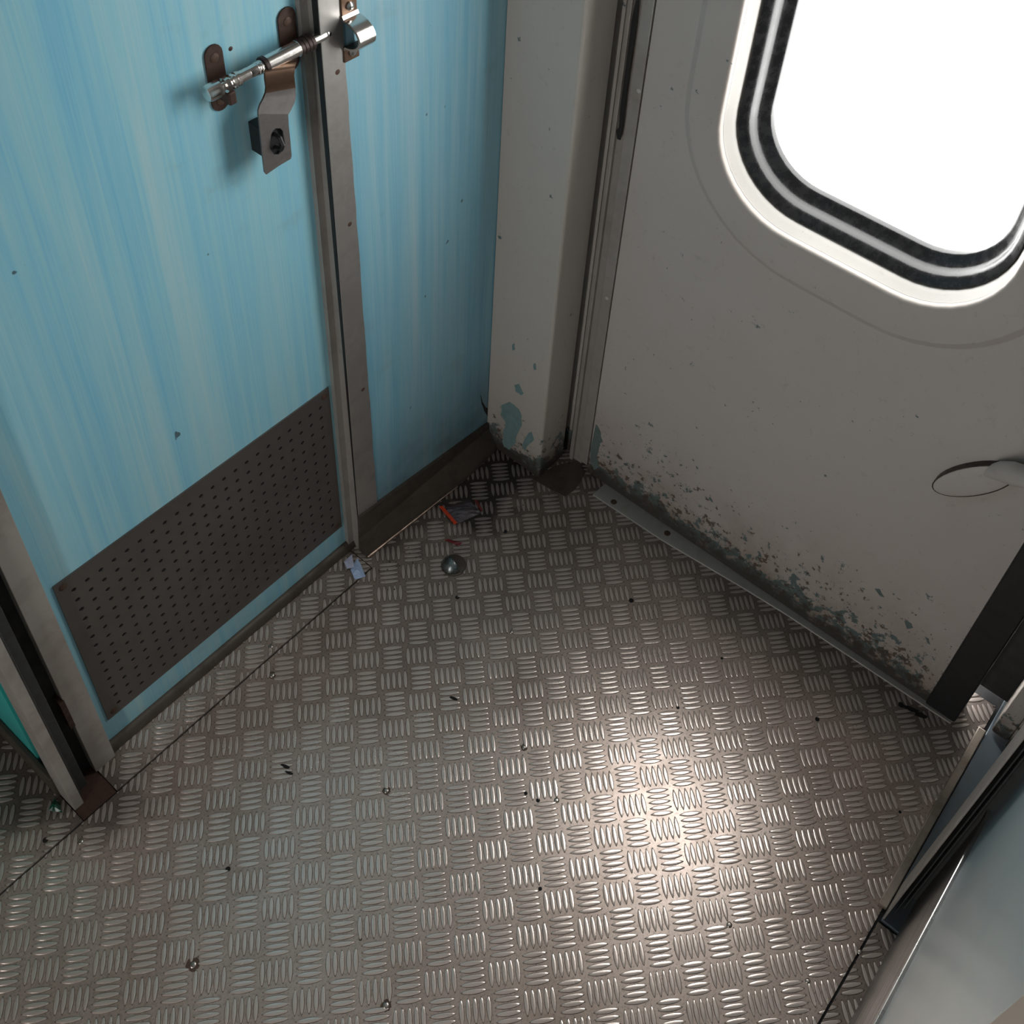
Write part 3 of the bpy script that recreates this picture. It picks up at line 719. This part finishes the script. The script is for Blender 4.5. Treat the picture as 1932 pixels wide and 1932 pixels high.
# ------------------------------------------------------------------ floor screws
def floor_screw(u, v, lab, r=.0042, mat=None):
    p = onz(u, v, 0); bm = bmesh.new()
    lathe(bm, Vector((0, 0, 0)), (0, 0, 1), [(0, r * 1.02), (.0006, r), (.0014, r * .8), (.0018, r * .45)], 16)
    o = mesh('floor_screw', bm, mat or m_screw, None, True); o.location = (p.x, p.y, 0)
    bm = bmesh.new(); slot_box(bm, (p.x, p.y, 0), (0, 0, 1), r * .9, .0018)
    s_ = mesh('slot', bm, m_hole, o)
    return tag(o, lab, 'screw', 'screws in the tread plate floor')
floor_screw(1050, 1510, 'bright slotted floor screw right of the two dark holes in the lit middle', .0040)
floor_screw(1376, 1745, 'bright slotted screw in the lit patch at the bottom centre right of the floor', .0040)
floor_screw(1524, 1851, 'very shiny screw in the floor near the bottom right seam', .0036)
floor_screw(1622, 1796, 'small shiny screw on the plate strip beside the steel kick board', .0036)
floor_screw(729, 1492, 'screw with a brown rust ring left of the middle of the floor', .0040)
floor_screw(364, 1820, 'rust ringed screw in the lower left of the floor', .0044)
floor_screw(728, 1897, 'dull rusty screw at the bottom edge left of centre', .0044)
floor_screw(513, 1274, 'screw just below the seam in front of the perforated kick plate', .0040)
floor_screw(511, 1220, 'screw on the narrow plate between the seam and the blue door', .0040)
floor_screw(152, 1588, 'screw beside the seam under the left door jamb', .0038)
floor_screw(989, 1410, 'small screw just above the bright patch of the floor', .0036)
floor_screw(965, 1193, 'tiny bright screw alone in the upper middle of the floor', .0032)
# empty holes, parts of the floor plates
for k, (u, v, r) in enumerate([(992, 1497, 4.2), (1015, 1510, 4.6), (1019, 1677, 4.2), (1191, 1133, 6.5), (1542, 1357, 5.5), (1279, 1335, 4), (863, 1127, 5.5), (1362, 1242, 3.5), (430, 1640, 5.5), (86, 1585, 6), (883, 1140, 3.5), (953, 1003, 5.5), (680, 1772, 3.2), (1698, 1532, 3.5), (302, 1460, 3)]):
    p = onz(u, v); rr_ = r * .00078 * .85
    bm = bmesh.new(); lathe(bm, (p.x, p.y, -.0002), (0, 0, 1), [(0, rr_), (.0005, rr_)], 12); mesh('screw_hole', bm, m_hole, floor)
# dark rust stains around the rusty screws
m_stain = metal('rust_stain', (.085, .05, .035), .7, .1, .6, (.16, .12, .10), 260)
for (u, v, r) in ((729, 1492, .0062), (364, 1820, .0088), (728, 1897, .0075), (513, 1274, .0066), (989, 1410, .0055)):
    p = onz(u, v); random.seed(u); bm = bmesh.new()
    prism(bm, [Vector((p.x + r * math.cos(a) * random.uniform(.8, 1.1), p.y + r * math.sin(a) * random.uniform(.8, 1.1), .0001)) for a in [2 * math.pi * k / 18 for k in range(18)]], (0, 0, .0002))
    mesh('rust_stain', bm, m_stain, floor)

bm = bmesh.new()
for (u, v, a_, b_) in ((1718, 1338, 16, 4), (1738, 1350, 12, 5), (1700, 1330, 6, 5), (538, 1446, 9, 3), (545, 1458, 8, 2.5), (856, 1318, 8, 3)):
    random.seed(u)
    prism(bm, [onz(u + a_ * math.cos(t) * random.uniform(.8, 1.15), v + b_ * math.sin(t) * random.uniform(.8, 1.15) + .3 * a_ * math.cos(t), .0001) for t in [2 * math.pi * k / 14 for k in range(14)]], (0, 0, .0011))
mesh('tar_smear', bm, m_hole, floor)

# ------------------------------------------------------------------ litter
# domed door stop
c0 = onz(856, 1067); ds = empty('door_stop', (c0.x, c0.y, 0))
tag(ds, 'small domed dark metal door stop lying on the floor below the red wrapper', 'door stop')
bm = bmesh.new(); lathe(bm, (c0.x, c0.y, 0), (0, 0, 1), [(0, .0215), (.0015, .0215), (.0024, .0195), (.0026, .010)], 32)
tag(mesh('base_plate', bm, m_brown_base, ds, True), 'thin round base plate')
bm = bmesh.new(); bmesh.ops.create_uvsphere(bm, u_segments=32, v_segments=16, radius=.0185)
bmesh.ops.scale(bm, verts=bm.verts, vec=(1, 1, .95))
cutn = Vector((.80, -.25, .12)).normalized()
res_ = bmesh.ops.bisect_plane(bm, geom=bm.verts[:] + bm.edges[:] + bm.faces[:], plane_co=cutn * .004, plane_no=cutn, clear_outer=True)
bmesh.ops.bisect_plane(bm, geom=bm.verts[:] + bm.edges[:] + bm.faces[:], plane_co=(0, 0, .001), plane_no=(0, 0, -1), clear_outer=True)
bmesh.ops.translate(bm, verts=bm.verts, vec=(c0.x - .002, c0.y + .001, .001))
dome = mesh('dome', bm, metal('dome_metal', (.24, .27, .27), .25, .9, .5, (.05, .05, .05), 90), ds, True)
so = dome.modifiers.new('t', 'SOLIDIFY'); so.thickness = .0015
bm = bmesh.new()
lathe(bm, Vector((c0.x - .002, c0.y + .001, .002)) + cutn * .0015, cutn, [(0, .0165), (.001, .0165), (.0015, .015)], 24)
bmesh.ops.bisect_plane(bm, geom=bm.verts[:] + bm.edges[:] + bm.faces[:], plane_co=(0, 0, .0025), plane_no=(0, 0, -1), clear_outer=True)
tag(mesh('rubber_face', bm, m_rubber, ds), 'dark cut face')

def crumple(name, corners, nu, nv, amp, seed, mat, parent=None, h0=.002, lift=.004):
    random.seed(seed); bm = bmesh.new(); g = []
    for i in range(nu + 1):
        row = []
        for j in range(nv + 1):
            u, v = i / nu, j / nv
            p = corners[0] * (1 - u) * (1 - v) + corners[1] * u * (1 - v) + corners[2] * u * v + corners[3] * (1 - u) * v
            z = h0 + lift * math.sin(math.pi * u) * math.sin(math.pi * v) + random.uniform(0, amp)
            row.append(bm.verts.new((p.x + random.uniform(-amp, amp) * .3, p.y + random.uniform(-amp, amp) * .3, z)))
        g.append(row)
    for i in range(nu):
        for j in range(nv): bm.faces.new((g[i][j], g[i + 1][j], g[i + 1][j + 1], g[i][j + 1]))
    o = mesh(name, bm, mat, parent)
    s_ = o.modifiers.new('t', 'SOLIDIFY'); s_.thickness = .0004; s_.offset = 1
    return o
def flat_mat(name, c, rough=.5, spec=.5, alpha=1.0):
    M = MT(name); n = M.noise(120, 3); M.set('Base Color', M.mix(M.ramp(n, [(.4, 0.0), (.7, .35)]), c, tuple(x * .6 for x in c))).set('Roughness', rough); M.set('Specular IOR Level', spec)
    return M.m
m_film = flat_mat('dull_plastic_film', (.075, .062, .075), .16, 1.0); m_red = flat_mat('red_film', (.62, .06, .02), .4); m_red2 = flat_mat('dark_red_film', (.17, .02, .02), .3)
m_paper = flat_mat('pale_blue_paper', (.42, .55, .78), .7, .2); m_paper2 = flat_mat('pale_lilac_paper', (.46, .48, .62), .7, .2); m_greenf = flat_mat('green_film', (.005, .07, .045), .25, .7)
w = [onz(833, 960, .002), onz(862, 989, .002), onz(908, 968, .002), onz(884, 942, .002)]
wr_ = empty('sachet_wrapper', ((w[0] + w[2]) / 2)); wr_.location.z = 0
tag(wr_, 'small crumpled sachet wrapper with a bright red end on the dirty floor', 'wrapper')
crumple('film', w, 9, 7, .0022, 3, m_film, wr_, .001, .006)
r0 = [onz(828, 957, .002), onz(857, 991, .002), onz(863, 988, .002), onz(835, 956, .002)]
tag(crumple('sealed_end', r0, 2, 6, .0008, 4, m_red, wr_, .0042, .0), 'bright orange-red sealed end')
r1 = [onz(895, 945, .002), onz(908, 966, .002), onz(911, 963, .002), onz(900, 944, .002)]
tag(crumple('sealed_end', r1, 2, 5, .0008, 5, m_red2, wr_, .002, .0), 'dark red sealed end')
shreds = [onz(838, 1018, .002), onz(866, 1030, .002), onz(872, 1024, .002), onz(846, 1016, .002)]
tag(crumple('wrapper_shred', shreds, 6, 2, .0015, 8, m_red2, None, .0005, .001), 'thin dark red shred of wrapper above the door stop', 'litter')
p_ = [onz(661, 1074, .002), onz(670, 1094, .002), onz(690, 1087, .002), onz(675, 1052, .002)]
pa = empty('crumpled_paper', ((p_[0] + p_[2]) / 2)); pa.location.z = 0
tag(pa, 'small folded scrap of pale blue paper under the corner of the door frame', 'paper')
crumple('sheet', p_, 6, 8, .0016, 6, m_paper, pa, .001, .004)
p2 = [onz(649, 1060, .006), onz(655, 1074, .006), onz(668, 1070, .006), onz(664, 1046, .006)]
tag(crumple('folded_flap', p2, 3, 4, .0010, 7, m_paper2, pa, .006, .002), 'paler lilac folded flap')
g_ = [onz(92, 1528, .002), onz(118, 1533, .002), onz(112, 1516, .002), onz(103, 1506, .002)]
tag(crumple('wrapper_shred', g_, 4, 4, .002, 9, m_greenf, None, .001, .006), 'scrap of shiny green foil at the foot of the left jamb', 'litter')
# dirt crumbs near the paper and corner: too many to count
random.seed(21); bm = bmesh.new()
for k in range(150):
    if k < 60: x, y_ = random.gauss(.075, .03), random.gauss(.325, .02)
    elif k < 120: x, y_ = random.gauss(.30, .06), random.gauss(.30, .035)
    else: x, y_ = random.gauss(.14, .03), random.gauss(.27, .03)
    if y_ > .345 or x > .375 or (y_ > .34): continue
    r = random.uniform(.0006, .0018)
    mt = Matrix.Translation((x, y_, r * .5)) @ Matrix.Rotation(random.random() * 6, 4, 'Z') @ Matrix.Diagonal((1, random.uniform(.4, 1), .6, 1))
    bmesh.ops.create_icosphere(bm, subdivisions=1, radius=r, matrix=mt)
tag(mesh('dirt_crumbs', bm, m_brown_base), 'dark crumbs of dirt scattered before the blue panel', 'dirt', kind='stuff')
